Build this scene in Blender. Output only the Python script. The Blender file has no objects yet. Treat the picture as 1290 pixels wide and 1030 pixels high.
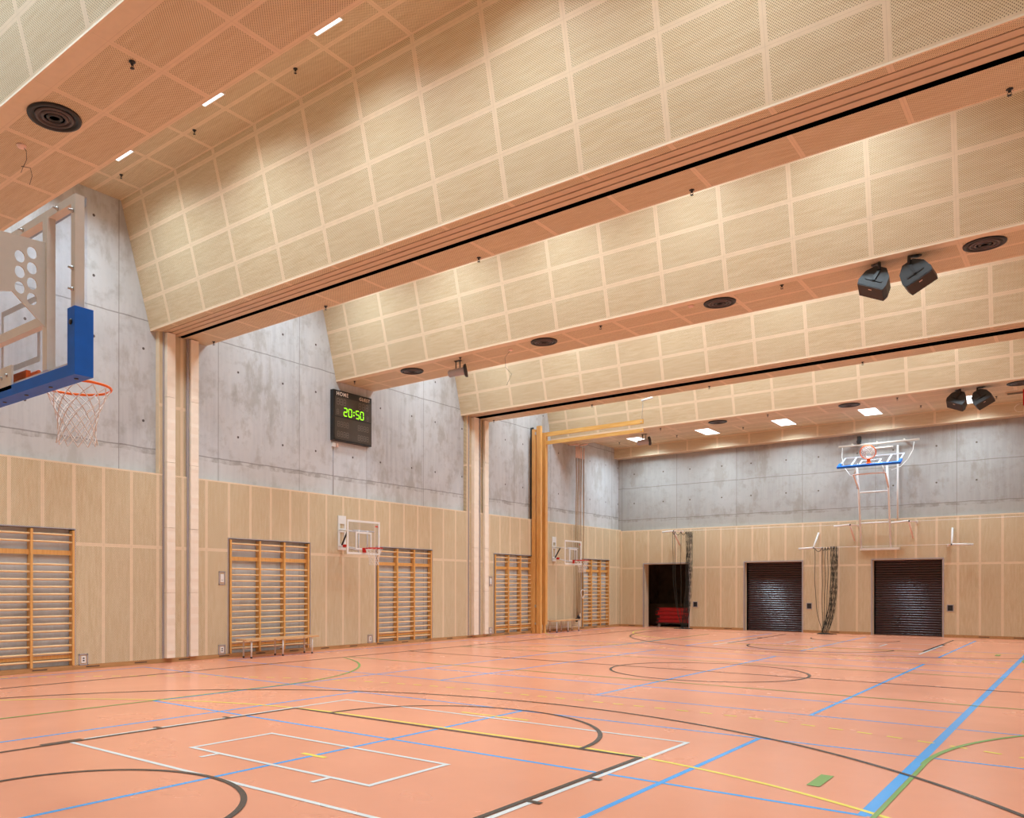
import bpy, math, random
from mathutils import Vector, Matrix
random.seed(7)
S = bpy.context.scene
COL = S.collection

# ------------------------------------------------------------------ camera
CAM = Vector((15.1, 0.0, 1.6))
yaw, roll = 0.692766, 0.001233
v_ = Vector((-math.sin(yaw), math.cos(yaw), 0)); r0 = Vector((math.cos(yaw), math.sin(yaw), 0)); u0 = Vector((0, 0, 1))
r_ = math.cos(roll)*r0 + math.sin(roll)*u0; u_ = -math.sin(roll)*r0 + math.cos(roll)*u0
cd = bpy.data.cameras.new('camera'); cam = bpy.data.objects.new('camera', cd); COL.objects.link(cam)
cam.matrix_world = Matrix(((r_.x, u_.x, -v_.x, CAM.x), (r_.y, u_.y, -v_.y, CAM.y), (r_.z, u_.z, -v_.z, CAM.z), (0, 0, 0, 1)))
cd.sensor_width = 36.0; cd.lens = 1020.98/1290*36; cd.shift_x = (645-530)/1290; cd.shift_y = (739.47-515)/1290
cd.clip_start = 0.05; cd.clip_end = 200
S.camera = cam

# ------------------------------------------------------------------ world, exposure
W = bpy.data.worlds.new('world'); S.world = W; W.use_nodes = True
W.node_tree.nodes['Background'].inputs[0].default_value = (0.8, 0.85, 0.9, 1)
W.node_tree.nodes['Background'].inputs[1].default_value = 0.3
S.view_settings.view_transform = 'Standard'; S.view_settings.look = 'None'
S.view_settings.exposure = 0.0; S.view_settings.gamma = 1.0; S.view_settings.use_curve_mapping = False
LIGHT = 81.0                                 # watts of each ceiling lamp

# ------------------------------------------------------------------ dimensions
XR, YN, YB = 18.82, -0.6, 31.1                # right wall, near wall, far wall (panel faces)
CX = -0.12                                    # concrete face of the left wall
ZT = 3.98                                     # top of the wall panelling
ZS, ZC = 6.97, 9.45                           # beam soffit, ceiling in the bays
BEAMS = [3.97, 9.45, 14.87, 20.30, 25.75]

# ------------------------------------------------------------------ node helpers
class NT:
    def __init__(s, mat): s.t = mat.node_tree; s.n = s.t.nodes; s.l = s.t.links
    def m(s, op, a, b=None, c=None):
        n = s.n.new('ShaderNodeMath'); n.operation = op
        for i, q in enumerate((a, b, c)):
            if q is None: continue
            if isinstance(q, (int, float)): n.inputs[i].default_value = q
            else: s.l.new(q, n.inputs[i])
        return n.outputs[0]
    def mix(s, f, a, b):
        n = s.n.new('ShaderNodeMix'); n.data_type = 'RGBA'
        for i, q in ((0, f), (6, a), (7, b)):
            if isinstance(q, (int, float)): n.inputs[i].default_value = q
            elif isinstance(q, tuple): n.inputs[i].default_value = (*q, 1)
            else: s.l.new(q, n.inputs[i])
        return n.outputs[2]
    def noise(s, vec, scale, detail=3, rough=.5):
        n = s.n.new('ShaderNodeTexNoise'); n.inputs['Scale'].default_value = scale; n.inputs['Detail'].default_value = detail
        n.inputs['Roughness'].default_value = rough; s.l.new(vec, n.inputs['Vector']); return n.outputs[0]
    def xyz(s, vec):
        n = s.n.new('ShaderNodeSeparateXYZ'); s.l.new(vec, n.inputs[0]); return n.outputs
    def comb(s, x, y, z):
        n = s.n.new('ShaderNodeCombineXYZ')
        for i, q in enumerate((x, y, z)):
            if isinstance(q, (int, float)): n.inputs[i].default_value = q
            else: s.l.new(q, n.inputs[i])
        return n.outputs[0]
    def ramp(s, f, lo, hi):
        n = s.n.new('ShaderNodeMapRange'); s.l.new(f, n.inputs[0]); n.inputs[1].default_value = lo; n.inputs[2].default_value = hi
        n.clamp = True; return n.outputs[0]
    def coord(s, k): return s.n.new('ShaderNodeTexCoord').outputs[k]

def srgb(r, g, b):
    f = lambda c: (c/12.92 if c <= .04045 else ((c+.055)/1.055)**2.4)
    return (f(r/255), f(g/255), f(b/255))

def base(name, col, rough=.5, metal=0, **k):
    m = bpy.data.materials.new(name); m.use_nodes = True
    b = m.node_tree.nodes['Principled BSDF']
    b.inputs['Base Color'].default_value = (*col, 1); b.inputs['Roughness'].default_value = rough; b.inputs['Metallic'].default_value = metal
    for kk, vv in k.items(): b.inputs[kk.replace('_', ' ')].default_value = vv
    return m
def P(m): return m.node_tree.nodes['Principled BSDF']

def simple(name, col, rough=.5, metal=0, var=.08, scale=20, **k):
    """plain colour with a faint procedural variation"""
    m = base(name, col, rough, metal, **k); t = NT(m)
    n = t.noise(t.coord('Object'), scale, 2)
    c = t.mix(t.ramp(n, .3, .7), tuple(x*(1-var) for x in col), tuple(min(1, x*(1+var)) for x in col))
    t.l.new(c, P(m).inputs['Base Color']); return m

def emit(name, col, s):
    m = bpy.data.materials.new(name); m.use_nodes = True; b = P(m)
    b.inputs['Base Color'].default_value = (*col, 1); b.inputs['Emission Color'].default_value = (*col, 1); b.inputs['Emission Strength'].default_value = s
    return m

PLY = (0.77, 0.635, 0.42); BAT = (0.81, 0.65, 0.46)
def ply(name, pu, u_0, pv, v_0, bw=.075, vplain=-99, grain='u', holes=True, col=PLY, bat=BAT):
    """perforated birch ply boards with plain edge strips; UVs are metres"""
    m = base(name, col, .5); t = NT(m)
    o = t.xyz(t.coord('UV')); u, v = o[0], o[1]
    def line(a, p, a0):
        f = t.m('MODULO', t.m('ADD', t.m('DIVIDE', t.m('SUBTRACT', a, a0-bw/2), p), 200.0), 1.0)
        return t.m('LESS_THAN', f, bw/p), t.m('FLOOR', t.m('ADD', t.m('DIVIDE', t.m('SUBTRACT', a, a0), p), 200.0))
    lu, iu = line(u, pu, u_0); lv, iv = line(v, pv, v_0)
    strip = t.m('MAXIMUM', lu, lv)
    if vplain > -50: strip = t.m('MAXIMUM', strip, t.m('LESS_THAN', v, vplain))
    # wood figure
    sc = (1.2, 9, 1) if grain == 'u' else (9, 1.2, 1)
    vec = t.comb(t.m('ADD', t.m('MULTIPLY', u, sc[0]), t.m('MULTIPLY', iu, 3.7)), t.m('ADD', t.m('MULTIPLY', v, sc[1]), t.m('MULTIPLY', iv, 5.1)), iu)
    n = t.noise(vec, 2.2, 4, .6)
    wn = t.n.new('ShaderNodeTexWhiteNoise'); t.l.new(t.comb(iu, iv, 0.5), wn.inputs[0])
    dark = tuple(x*y for x, y in zip(col, (.90, .85, .78))); lite = tuple(min(1, x*y) for x, y in zip(col, (1.05, 1.07, 1.10)))
    c = t.mix(t.ramp(n, .3, .7), dark, lite)
    c = t.mix(t.m('MULTIPLY', wn.outputs[0], .35), c, tuple(x*.88 for x in col))
    if holes:
        p = .0155
        a = t.m('DIVIDE', u, p); b = t.m('DIVIDE', v, p)
        s_ = t.m('SUBTRACT', t.m('FRACT', t.m('ADD', t.m('MULTIPLY', t.m('ADD', a, b), .5), 500.0)), .5)
        t_ = t.m('SUBTRACT', t.m('FRACT', t.m('ADD', t.m('MULTIPLY', t.m('SUBTRACT', a, b), .5), 500.0)), .5)
        d = t.m('SQRT', t.m('ADD', t.m('MULTIPLY', s_, s_), t.m('MULTIPLY', t_, t_)))
        c = t.mix(t.m('SUBTRACT', 1.0, t.ramp(d, .20, .29)), c, (.16, .095, .05))
    n2 = t.noise(t.comb(t.m('MULTIPLY', u, 3), t.m('MULTIPLY', v, 3), 0), 3, 2)
    bc = t.mix(t.ramp(n2, .3, .7), tuple(x*.94 for x in bat), bat)
    c = t.mix(strip, c, bc)
    # butt joint in the middle of each strip
    def joint(a, pp, a0):
        f = t.m('MODULO', t.m('ADD', t.m('DIVIDE', t.m('SUBTRACT', a, a0-.002), pp), 200.0), 1.0)
        return t.m('LESS_THAN', f, .004/pp)
    c = t.mix(t.m('MULTIPLY', t.m('MAXIMUM', joint(u, pu, u_0), joint(v, pv, v_0)), .35), c, (.4, .25, .14))
    t.l.new(c, P(m).inputs['Base Color'])
    P(m).inputs['Specular IOR Level'].default_value = .35
    return m

def concrete(name, axis, p, p0, ties, zj, zt, tone=1.0):
    """cast concrete: board seams, tie holes, stains"""
    m = base(name, (.5, .48, .45), .75); t = NT(m)
    oc = t.coord('Object'); o = t.xyz(oc); h = o[axis]; z = o[2]
    n1 = t.noise(oc, .55, 5, .6); n2 = t.noise(oc, 3.5, 5, .65)
    st = t.noise(t.comb(t.m('MULTIPLY', o[0], 9), t.m('MULTIPLY', o[1], 9), t.m('MULTIPLY', z, .7)), 1.0, 4, .6)
    fl = t.m('ADD', t.m('DIVIDE', t.m('SUBTRACT', h, p0), p), 200.0); idx = t.m('FLOOR', fl); f = t.m('FRACT', fl)
    lay = t.m('ADD', t.m('GREATER_THAN', z, zj[0]), t.m('GREATER_THAN', z, zj[1]))
    wn = t.n.new('ShaderNodeTexWhiteNoise'); t.l.new(t.comb(idx, lay, .3), wn.inputs[0])
    A = (.385, .39, .40); B = (.60, .625, .65)
    c = t.mix(t.ramp(n1, .28, .72), A, B)
    c = t.mix(t.m('MULTIPLY', t.ramp(st, .35, .62), .6), c, (.60, .61, .615))
    c = t.mix(t.m('MULTIPLY', t.ramp(n2, .52, .72), .45), c, (.27, .25, .225))
    blot = t.noise(t.comb(t.m('MULTIPLY', o[0], 1.3), t.m('MULTIPLY', o[1], 1.3), t.m('MULTIPLY', z, .55)), 1.1, 6, .65)
    c = t.mix(t.m('MULTIPLY', t.ramp(blot, .54, .62), .55), c, (.33, .31, .28))
    c = t.mix(t.m('MULTIPLY', wn.outputs[0], .25), c, (.66, .67, .68))
    c = t.mix(t.m('MULTIPLY', t.m('LESS_THAN', z, zj[0]), .30), c, (.64, .64, .62))
    # seams, slightly wandering
    w = t.m('MULTIPLY', t.m('SUBTRACT', t.noise(oc, 2.2, 3), .5), .05)
    e1 = t.m('LESS_THAN', t.m('ABSOLUTE', t.m('SUBTRACT', f, .5-.5+.003)), .0045)
    seam = e1
    for q in zj:
        seam = t.m('MAXIMUM', seam, t.m('LESS_THAN', t.m('ABSOLUTE', t.m('SUBTRACT', t.m('ADD', z, w), q)), .012))
    c = t.mix(t.m('MULTIPLY', seam, .6), c, (.16, .15, .14))
    low = t.m('LESS_THAN', t.m('ABSOLUTE', t.m('SUBTRACT', t.m('ADD', z, t.m('MULTIPLY', w, 3)), zj[0]-.05)), .05)
    c = t.mix(t.m('MULTIPLY', t.m('MULTIPLY', low, t.ramp(n2, .42, .6)), .5), c, (.22, .20, .18))
    # tie holes
    hole = None
    for hh in ties:
        for zz in zt:
            dx = t.m('MULTIPLY', t.m('SUBTRACT', f, hh/p), p); dz = t.m('SUBTRACT', z, zz)
            d = t.m('LESS_THAN', t.m('ADD', t.m('MULTIPLY', dx, dx), t.m('MULTIPLY', dz, dz)), .028**2)
            hole = d if hole is None else t.m('MAXIMUM', hole, d)
    c = t.mix(t.m('MULTIPLY', hole, .92), c, (.05, .03, .025))
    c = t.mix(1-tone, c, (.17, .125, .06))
    t.l.new(c, P(m).inputs['Base Color'])
    bp = t.n.new('ShaderNodeBump'); bp.inputs['Strength'].default_value = .25; bp.inputs['Distance'].default_value = .01
    t.l.new(n2, bp.inputs['Height']); t.l.new(bp.outputs[0], P(m).inputs['Normal'])
    return m

def wood(name, c1, c2, axis=2, rough=.4, scale=6):
    m = base(name, c1, rough); t = NT(m); o = t.xyz(t.coord('Object'))
    k = [scale*4]*3; k[axis] = scale*.35
    vec = t.comb(*[t.m('MULTIPLY', o[i], k[i]) for i in range(3)])
    c = t.mix(t.ramp(t.noise(vec, 1, 4, .6), .3, .7), c1, c2)
    t.l.new(c, P(m).inputs['Base Color']); P(m).inputs['Coat Weight'].default_value = .25; P(m).inputs['Coat Roughness'].default_value = .2
    return m

MAT = {}
XJ = 0.61
MAT['ply_face'] = ply('perforated_ply_face', 1.17, XJ, .61, 0)
MAT['ply_ceiling'] = ply('perforated_ply_ceiling', 1.17, XJ, .60, 8.18)
MAT['ply_soffit'] = ply('perforated_ply_soffit', 1.17, XJ, .60, .80, vplain=.2)
MAT['ply_soffit_slot'] = ply('perforated_ply_soffit_slotted', 1.17, XJ, 5, 1.40, bw=.06)
MAT['ply_drop'] = ply('perforated_ply_drop', 1.17, XJ, .43, 0, bw=.06)
MAT['ply_left'] = ply('perforated_ply_left_wall', .6065, .46, 3.0, 2.43, grain='v', bw=.065)
MAT['ply_back'] = ply('perforated_ply_back_wall', .5835, .66, 3.0, 2.385, grain='v', bw=.065)
MAT['ply_plain'] = simple('plain_birch_ply', BAT, .5, var=.04, scale=3)
MAT['ply_flap'] = simple('flap_ply', (.66, .49, .33), .5, var=.05, scale=3)
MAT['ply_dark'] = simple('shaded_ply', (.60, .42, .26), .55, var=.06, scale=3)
MAT['conc_left'] = concrete('concrete_left', 1, 2.43, 11.16, (.56, 1.90), (4.50, 7.16), (5.06, 6.56, 7.76, 8.95))
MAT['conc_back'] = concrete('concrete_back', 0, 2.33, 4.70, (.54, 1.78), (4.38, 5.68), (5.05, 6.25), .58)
MAT['plinth'] = wood('plinth_oak', srgb(196, 150, 98), srgb(170, 125, 78), 1, .5)
MAT['honey'] = wood('honey_wood_post', srgb(238, 186, 114), srgb(218, 156, 82), 2)
MAT['honey_h'] = wood('honey_wood_beam', srgb(236, 190, 112), srgb(212, 154, 76), 0)
MAT['rung'] = wood('pale_rung_wood', srgb(246, 214, 166), srgb(228, 182, 124), 1)
MAT['bench'] = wood('bench_wood', srgb(232, 190, 140), srgb(208, 156, 104), 1)
MAT['white'] = simple('white_enamel', srgb(236, 234, 230), .35, var=.02)
MAT['cream_paint'] = simple('cream_powder_coat', srgb(226, 218, 206), .4, var=.02)
MAT['grey_metal'] = simple('grey_metal_trim', srgb(176, 170, 176), .4, .2, var=.03)
MAT['steel'] = simple('steel', (.6, .6, .6), .3, 1, var=.05)
MAT['black'] = simple('black_plastic', (.012, .012, .013), .4, var=.1)
MAT['void'] = base('black_void', (.002, .002, .002), 1, Specular_IOR_Level=0)
MAT['dark_grey'] = simple('dark_grey_plastic', (.03, .034, .038), .45, var=.1)
MAT['blue'] = simple('blue_padding', srgb(0, 104, 214), .55, var=.06, scale=8)
MAT['orange'] = simple('orange_steel', srgb(250, 112, 22), .35, var=.03)
MAT['red'] = simple('red_enamel', srgb(206, 24, 20), .35, var=.03)
MAT['mat_red'] = simple('red_vinyl', srgb(176, 8, 24), .45, var=.1, scale=4)
MAT['net_white'] = simple('white_cord', srgb(238, 232, 226), .8, var=.03)
MAT['net_dark'] = simple('dark_green_cord', (.035, .035, .028), .9, var=.15)
MAT['rope'] = simple('climbing_rope', srgb(166, 138, 104), .9, var=.2, scale=60)
MAT['pad'] = simple('cream_padding', (.93, .82, .68), .6, var=.03, scale=6)
MAT['shutter'] = simple('maroon_shutter', (.028, .008, .010), .22, var=.1, scale=2)
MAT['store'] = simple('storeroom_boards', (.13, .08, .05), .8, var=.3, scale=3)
MAT['lamp'] = emit('lamp_diffuser', (.97, 1.0, 1.03), 3.0)
MAT['green_led'] = emit('green_led', (.30, 1.0, .01), 1.3)
MAT['screen'] = simple('scoreboard_panel', (.060, .047, .038), .35, var=.05)
MAT['led_off'] = simple('unlit_led_segment', (.19, .155, .13), .5, var=.05)
MAT['letters'] = simple('scoreboard_lettering', srgb(235, 220, 205), .5, var=.02)
MAT['vent'] = simple('black_vent', (.018, .016, .018), .35, var=.1)
MAT['vent_ring'] = simple('vent_ring', (.07, .05, .05), .35, var=.1)
MAT['pink'] = simple('pale_pink_enamel', srgb(240, 208, 194), .5, var=.03)
MAT['bracket'] = simple('white_bracket', srgb(240, 236, 232), .4, var=.02)
def glass():
    m = bpy.data.materials.new('clear_acrylic'); m.use_nodes = True; t = NT(m)
    t.n.remove(P(m)); tr = t.n.new('ShaderNodeBsdfTransparent'); tr.inputs[0].default_value = (.93, .94, .97, 1)
    gl = t.n.new('ShaderNodeBsdfGlossy'); gl.inputs['Roughness'].default_value = .02
    lw = t.n.new('ShaderNodeLayerWeight'); lw.inputs[0].default_value = .35
    class fr: outputs = [t.m('ADD', .03, t.m('MULTIPLY', t.m('POWER', lw.outputs['Facing'], 4.0), .35))]
    mx = t.n.new('ShaderNodeMixShader'); t.l.new(fr.outputs[0], mx.inputs[0]); t.l.new(tr.outputs[0], mx.inputs[1]); t.l.new(gl.outputs[0], mx.inputs[2])
    t.l.new(mx.outputs[0], t.n['Material Output'].inputs[0]); return m
MAT['glass'] = glass()
# floor rubber and court paints
def floor_mat(name, col, var=.05):
    m = base(name, col, .32); t = NT(m)
    oc = t.coord('Object'); n = t.noise(oc, .6, 4, .6); n2 = t.noise(oc, 25, 2)
    c = t.mix(t.ramp(n, .3, .7), tuple(x*(1-var) for x in col), tuple(min(1, x*(1+var)) for x in col)); t.l.new(c, P(m).inputs['Base Color'])
    t.l.new(t.m('ADD', .20, t.m('MULTIPLY', n, .12)), P(m).inputs['Roughness'])
    P(m).inputs['Specular IOR Level'].default_value = .5
    return m
FM = {'salmon': floor_mat('salmon_sports_floor', (.84, .34, .20), .03), 'white': floor_mat('white_court_paint', (.80, .82, .80)),
      'dark': floor_mat('charcoal_court_paint', (.055, .05, .045)), 'blue': floor_mat('blue_court_paint', (.05, .40, .86)),
      'yellow': floor_mat('yellow_court_paint', (.98, .78, .12)), 'green': floor_mat('green_court_paint', (.20, .40, .10))}

# ------------------------------------------------------------------ mesh builder
class MB:
    def __init__(s, o=(0, 0, 0)): s.v = []; s.f = []; s.mi = []; s.uv = {}; s.mats = []; s.o = Vector(o); s.sm = []
    def mat(s, m):
        m = MAT[m] if isinstance(m, str) else m
        if m not in s.mats: s.mats.append(m)
        return s.mats.index(m)
    def poly(s, pts, m, uv=None, smooth=False):
        i = len(s.v); s.v += [tuple(Vector(p)-s.o) for p in pts]; s.f.append(tuple(range(i, i+len(pts)))); s.mi.append(s.mat(m)); s.sm.append(smooth)
        if uv: s.uv[len(s.f)-1] = uv
    def box(s, a, b, m, uvf=None):
        x0, y0, z0 = a; x1, y1, z1 = b
        c = [(x0, y0, z0), (x1, y0, z0), (x1, y1, z0), (x0, y1, z0), (x0, y0, z1), (x1, y0, z1), (x1, y1, z1), (x0, y1, z1)]
        for q in ((0, 3, 2, 1), (4, 5, 6, 7), (0, 1, 5, 4), (1, 2, 6, 5), (2, 3, 7, 6), (3, 0, 4, 7)):
            pts = [c[k] for k in q]; s.poly(pts, m, [uvf(p) for p in pts] if uvf else None)
        return s
    def obox(s, c, ax, ay, az, m):
        """oriented box: centre and three half-axis vectors"""
        c, ax, ay, az = map(Vector, (c, ax, ay, az))
        p = [c+i*ax+j*ay+k*az for k in (-1, 1) for j in (-1, 1) for i in (-1, 1)]
        for q in ((0, 2, 3, 1), (4, 5, 7, 6), (0, 1, 5, 4), (1, 3, 7, 5), (3, 2, 6, 7), (2, 0, 4, 6)): s.poly([p[k] for k in q], m)
        return s
    def tube(s, pts, r, m, n=8, closed=False, cap=True):
        pts = [Vector(p) for p in pts]; N = len(pts); rings = []; ref = None; im = s.mat(m)
        for i, p in enumerate(pts):
            if closed: d = pts[(i+1) % N]-pts[i-1]
            else: d = pts[min(i+1, N-1)]-pts[max(i-1, 0)]
            d.normalize()
            if ref is None: ref = Vector((0, 0, 1)) if abs(d.z) < .9 else Vector((1, 0, 0))
            a = d.cross(ref).normalized(); b = a.cross(d).normalized(); ref = b
            rr = r[i] if isinstance(r, (list, tuple)) else r
            rings.append(len(s.v)); s.v += [tuple(p+rr*(math.cos(t)*a+math.sin(t)*b)-s.o) for t in [2*math.pi*k/n for k in range(n)]]
        for i in range(N if closed else N-1):
            a, b = rings[i], rings[(i+1) % N]
            for k in range(n):
                s.f.append((a+k, a+(k+1) % n, b+(k+1) % n, b+k)); s.mi.append(im); s.sm.append(True)
        if cap and not closed:
            s.f.append(tuple(rings[0]+k for k in range(n))[::-1]); s.mi.append(im); s.sm.append(False)
            s.f.append(tuple(rings[-1]+k for k in range(n))); s.mi.append(im); s.sm.append(False)
        return s
    def lathe(s, c, prof, m, n=24, axis=(0, 0, 1)):
        """profile of (radius, height) turned about an axis through c"""
        c = Vector(c); ax = Vector(axis).normalized(); ref = Vector((1, 0, 0)) if abs(ax.x) < .9 else Vector((0, 1, 0))
        a = ax.cross(ref).normalized(); b = ax.cross(a); im = s.mat(m); rings = []
        for r, h in prof:
            rings.append(len(s.v)); s.v += [tuple(c+h*ax+r*(math.cos(t)*a+math.sin(t)*b)-s.o) for t in [2*math.pi*k/n for k in range(n)]]
        for i in range(len(prof)-1):
            for k in range(n):
                s.f.append((rings[i]+k, rings[i]+(k+1) % n, rings[i+1]+(k+1) % n, rings[i+1]+k)); s.mi.append(im); s.sm.append(True)
        s.f.append(tuple(rings[0]+k for k in range(n))[::-1]); s.mi.append(im); s.sm.append(False)
        s.f.append(tuple(rings[-1]+k for k in range(n))); s.mi.append(im); s.sm.append(False)
        return s
    def build(s, name, parent=None, bevel=0):
        me = bpy.data.meshes.new(name); me.from_pydata(s.v, [], s.f)
        for m in s.mats: me.materials.append(m)
        me.polygons.foreach_set('material_index', s.mi); me.polygons.foreach_set('use_smooth', s.sm)
        if s.uv:
            ul = me.uv_layers.new(name='UVMap')
            for fi, uvs in s.uv.items():
                for li, q in zip(me.polygons[fi].loop_indices, uvs): ul.data[li].uv = q
        me.update(); o = bpy.data.objects.new(name, me); COL.objects.link(o)
        if parent is None: o.location = s.o
        else: o.parent = parent; o.location = s.o-WL[parent.name]
        if parent is None: WL[o.name] = s.o.copy()
        else: WL[o.name] = s.o.copy()
        if bevel:
            b = o.modifiers.new('bevel', 'BEVEL'); b.width = bevel; b.segments = 2; b.limit_method = 'ANGLE'
        return o
WL = {}                                        # world position of every origin
def thing(name, label, cat, loc, group=None):
    o = bpy.data.objects.new(name, None); COL.objects.link(o); o.location = loc; o.empty_display_size = .1; WL[o.name] = Vector(loc)
    o['label'] = label; o['category'] = cat
    if group: o['group'] = group
    return o
def tag(o, label, cat, group=None):
    o['label'] = label; o['category'] = cat
    if group: o['group'] = group
    return o
def struct(o): o['kind'] = 'structure'; return o
def dup(root, loc, label, group=None):
    r = root.copy(); COL.objects.link(r); d = Vector(loc); r.location = d; r['label'] = label
    WL[r.name] = d.copy()
    if group: r['group'] = group
    for ch in list(root.children):
        c = ch.copy(); COL.objects.link(c); c.parent = r
        for g in list(ch.children):
            e = g.copy(); COL.objects.link(e); e.parent = c
    return r

# ================================================================== SETTING
# ---- floor with the court markings painted on it
f = MB()
f.poly([(CX, YN-.1, 0), (XR+.1, YN-.1, 0), (XR+.1, 35, 0), (CX, 35, 0)], FM['salmon'])
LV = {'blue': .0010, 'yellow': .0022, 'white': .0030, 'green': .0040, 'dark': .0050}   # coats of paint
COAT = {}
def coat(c):
    COAT[c] = (COAT.get(c, 0)+1) % 26; return LV[c]+COAT[c]*3.2e-5
def rect(x0, y0, x1, y1, c, dz=0):
    z = coat(c)+dz; f.poly([(x0, y0, z), (x1, y0, z), (x1, y1, z), (x0, y1, z)], FM[c])
def hl(y, x0, x1, c, w=.05, dz=0): rect(x0, y-w/2, x1, y+w/2, c, dz)
def vl(x, y0, y1, c, w=.05, dz=0): rect(x-w/2, y0, x+w/2, y1, c, dz)
def arc(cx, cy, r, a0, a1, c, w=.05, n=64, dz=0):
    z = coat(c)+dz
    for i in range(n):
        t0 = math.radians(a0+(a1-a0)*i/n); t1 = math.radians(a0+(a1-a0)*(i+1)/n)
        q = [(r-w/2, t0), (r+w/2, t0), (r+w/2, t1), (r-w/2, t1)]
        f.poly([(cx+a*math.cos(b), cy+a*math.sin(b), z) for a, b in q], FM[c])
MX, MY = 9.41, 15.4
def both(fn):
    fn(lambda y: y, 1); fn(lambda y: 2*MY-y, -1)
def R2(m, x0, y0, x1, y1, c, dz=0):
    a, b = m(y0), m(y1); rect(x0, min(a, b), x1, max(a, b), c, dz)
def A2(m, s, cx, cy, r, a0, a1, c, w=.05, n=64, dz=0):
    if s > 0: arc(cx, cy, r, a0, a1, c, w, n, dz)
    else: arc(cx, m(cy), r, -a1, -a0, c, w, n, dz)
def court(m, s):
    H = lambda y, x0, x1, c, w=.05: R2(m, x0, y-w/2, x1, y+w/2, c)
    V = lambda x, y0, y1, c, w=.05: R2(m, x-w/2, y0, x+w/2, y1, c)
    # basketball, charcoal
    V(1.92, 1.40, MY, 'dark'); V(16.90, 1.40, MY, 'dark'); H(1.42, 1.92, 16.90, 'dark')
    V(6.99, 1.40, 7.20, 'dark'); V(11.82, 1.40, 7.20, 'dark'); H(7.18, 6.97, 11.84, 'dark')
    A2(m, s, MX, 7.18, 1.78, 0, 180, 'dark')
    A2(m, s, MX, 3.02, 6.68, -12, 192, 'dark', n=110)
    A2(m, s, MX, 2.90, 1.22, 0, 180, 'dark', n=48)
    for y in (5.18, 6.13): R2(m, 6.86, y-.03, 6.99, y+.03, 'dark', .0004); R2(m, 11.82, y-.03, 11.96, y+.03, 'dark', .0004)
    R2(m, 6.90, 3.84, 7.01, 4.27, 'dark', .0004); R2(m, 11.80, 3.84, 11.91, 4.27, 'dark', .0004)
    # small practice boxes, white
    V(6.94, 4.30, 8.20, 'white'); V(11.88, 4.30 if s > 0 else 4.1, 8.20, 'white'); H(8.19, 6.92, 11.90, 'white'); H(4.12, 7.02, 11.90, 'white')
    H(4.76, 8.16, 10.64, 'white'); H(5.78, 8.16, 10.64, 'white'); V(8.19, 4.74, 5.80, 'white'); V(10.61, 4.74, 5.80, 'white')
    V(8.64, 4.54, 4.74, 'white'); V(10.17, 4.54, 4.74, 'white')
    # handball, yellow
    H(7.275, 7.91, 10.91, 'yellow'); A2(m, s, 7.91, 1.325, 5.95, 90, 200, 'yellow'); A2(m, s, 10.91, 1.325, 5.95, -20, 90, 'yellow')
    H(8.33, 8.87, 9.87, 'yellow')
    H(5.28, 9.24, 9.56, 'yellow', .06)
    k = 7.91
    while k < 10.9: H(10.28, k, k+.15, 'yellow'); k += .30
    for i in range(45):
        a = 2*i
        A2(m, s, 10.91, 1.29, 8.99, 90-a-1, 90-a, 'yellow', n=2)
        A2(m, s, 7.91, 1.29, 8.99, 90+a, 90+a+1, 'yellow', n=2)
    # volleyball and badminton, blue
    H(6.37, 4.93, 13.88, 'blue'); H(12.40, 4.93, 13.88, 'blue'); V(13.86, 6.37, MY, 'blue', .085); V(4.95, 6.37, MY, 'blue')
    for x in (6.45, 9.40, 12.37): V(x, 1.2, 8.93, 'blue'); V(x, 10.95, MY if x != 9.40 else MY, 'blue')
    H(8.93, .55, 18.2, 'blue', .045); H(10.95, .55, 18.2, 'blue', .045); V(.52, 1.2, 8.95, 'blue', .045); V(.52, 10.95, MY, 'blue', .045)
    # green
    H(13.26, 1.9, 16.9, 'green', .045); V(4.92, 3.0, 8.55, 'green'); V(13.925, 3.0, 8.55, 'green', .035)
    A2(m, s, 0, 8.55, 4.92, 0, 66, 'green'); A2(m, s, 18.835, 8.55, 4.92, 114, 180, 'green')
    R2(m, 13.31, 7.05, 13.41, 7.53, 'green')
both(court)
hl(MY, 1.9, 16.92, 'dark'); arc(MX, MY, 1.78, 0, 360, 'dark', n=96)
o = struct(f.build('floor'))

# ---- walls
def grid_rects(u0, u1, z0, z1, holes):
    us = sorted({u0, u1, *[min(max(h[k], u0), u1) for h in holes for k in (0, 1)]}); out = []
    for a, b in zip(us, us[1:]):
        if b-a < 1e-4: continue
        mid = (a+b)/2; hs = sorted([(h[2], h[3]) for h in holes if h[0] < mid < h[1]]); z = z0
        for h0, h1 in hs:
            if h0 > z: out.append((a, b, z, h0))
            z = max(z, h1)
        if z < z1: out.append((a, b, z, z1))
    return out
BARS = [(5.30, 7.75), (11.36, 13.84), (16.28, 18.72), (21.94, 24.28), (27.85, 30.14)]
COLS = [9.58, 20.43]
w = MB()
w.box((CX-.25, YN-.3, 0), (CX, 35, ZC+.2), 'conc_left'); struct(w.build('wall_left'))
holes = [(a, b, .09, 2.70) for a, b in BARS]+[(24.34, 24.62, .09, 9)]
w = MB(); uvl = lambda p: (p[1], p[2])
for a, b, z0, z1 in grid_rects(YN, YB+.12, .09, ZT-.03, holes): w.box((CX, a, z0), (0, b, z1), 'ply_left', uvl)
for a, b, z0, z1 in grid_rects(YN, YB+.12, ZT-.03, ZT, [(24.34, 24.62, 0, 9)]): w.box((CX, a, z0), (0, b, z1), 'ply_plain')
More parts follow.
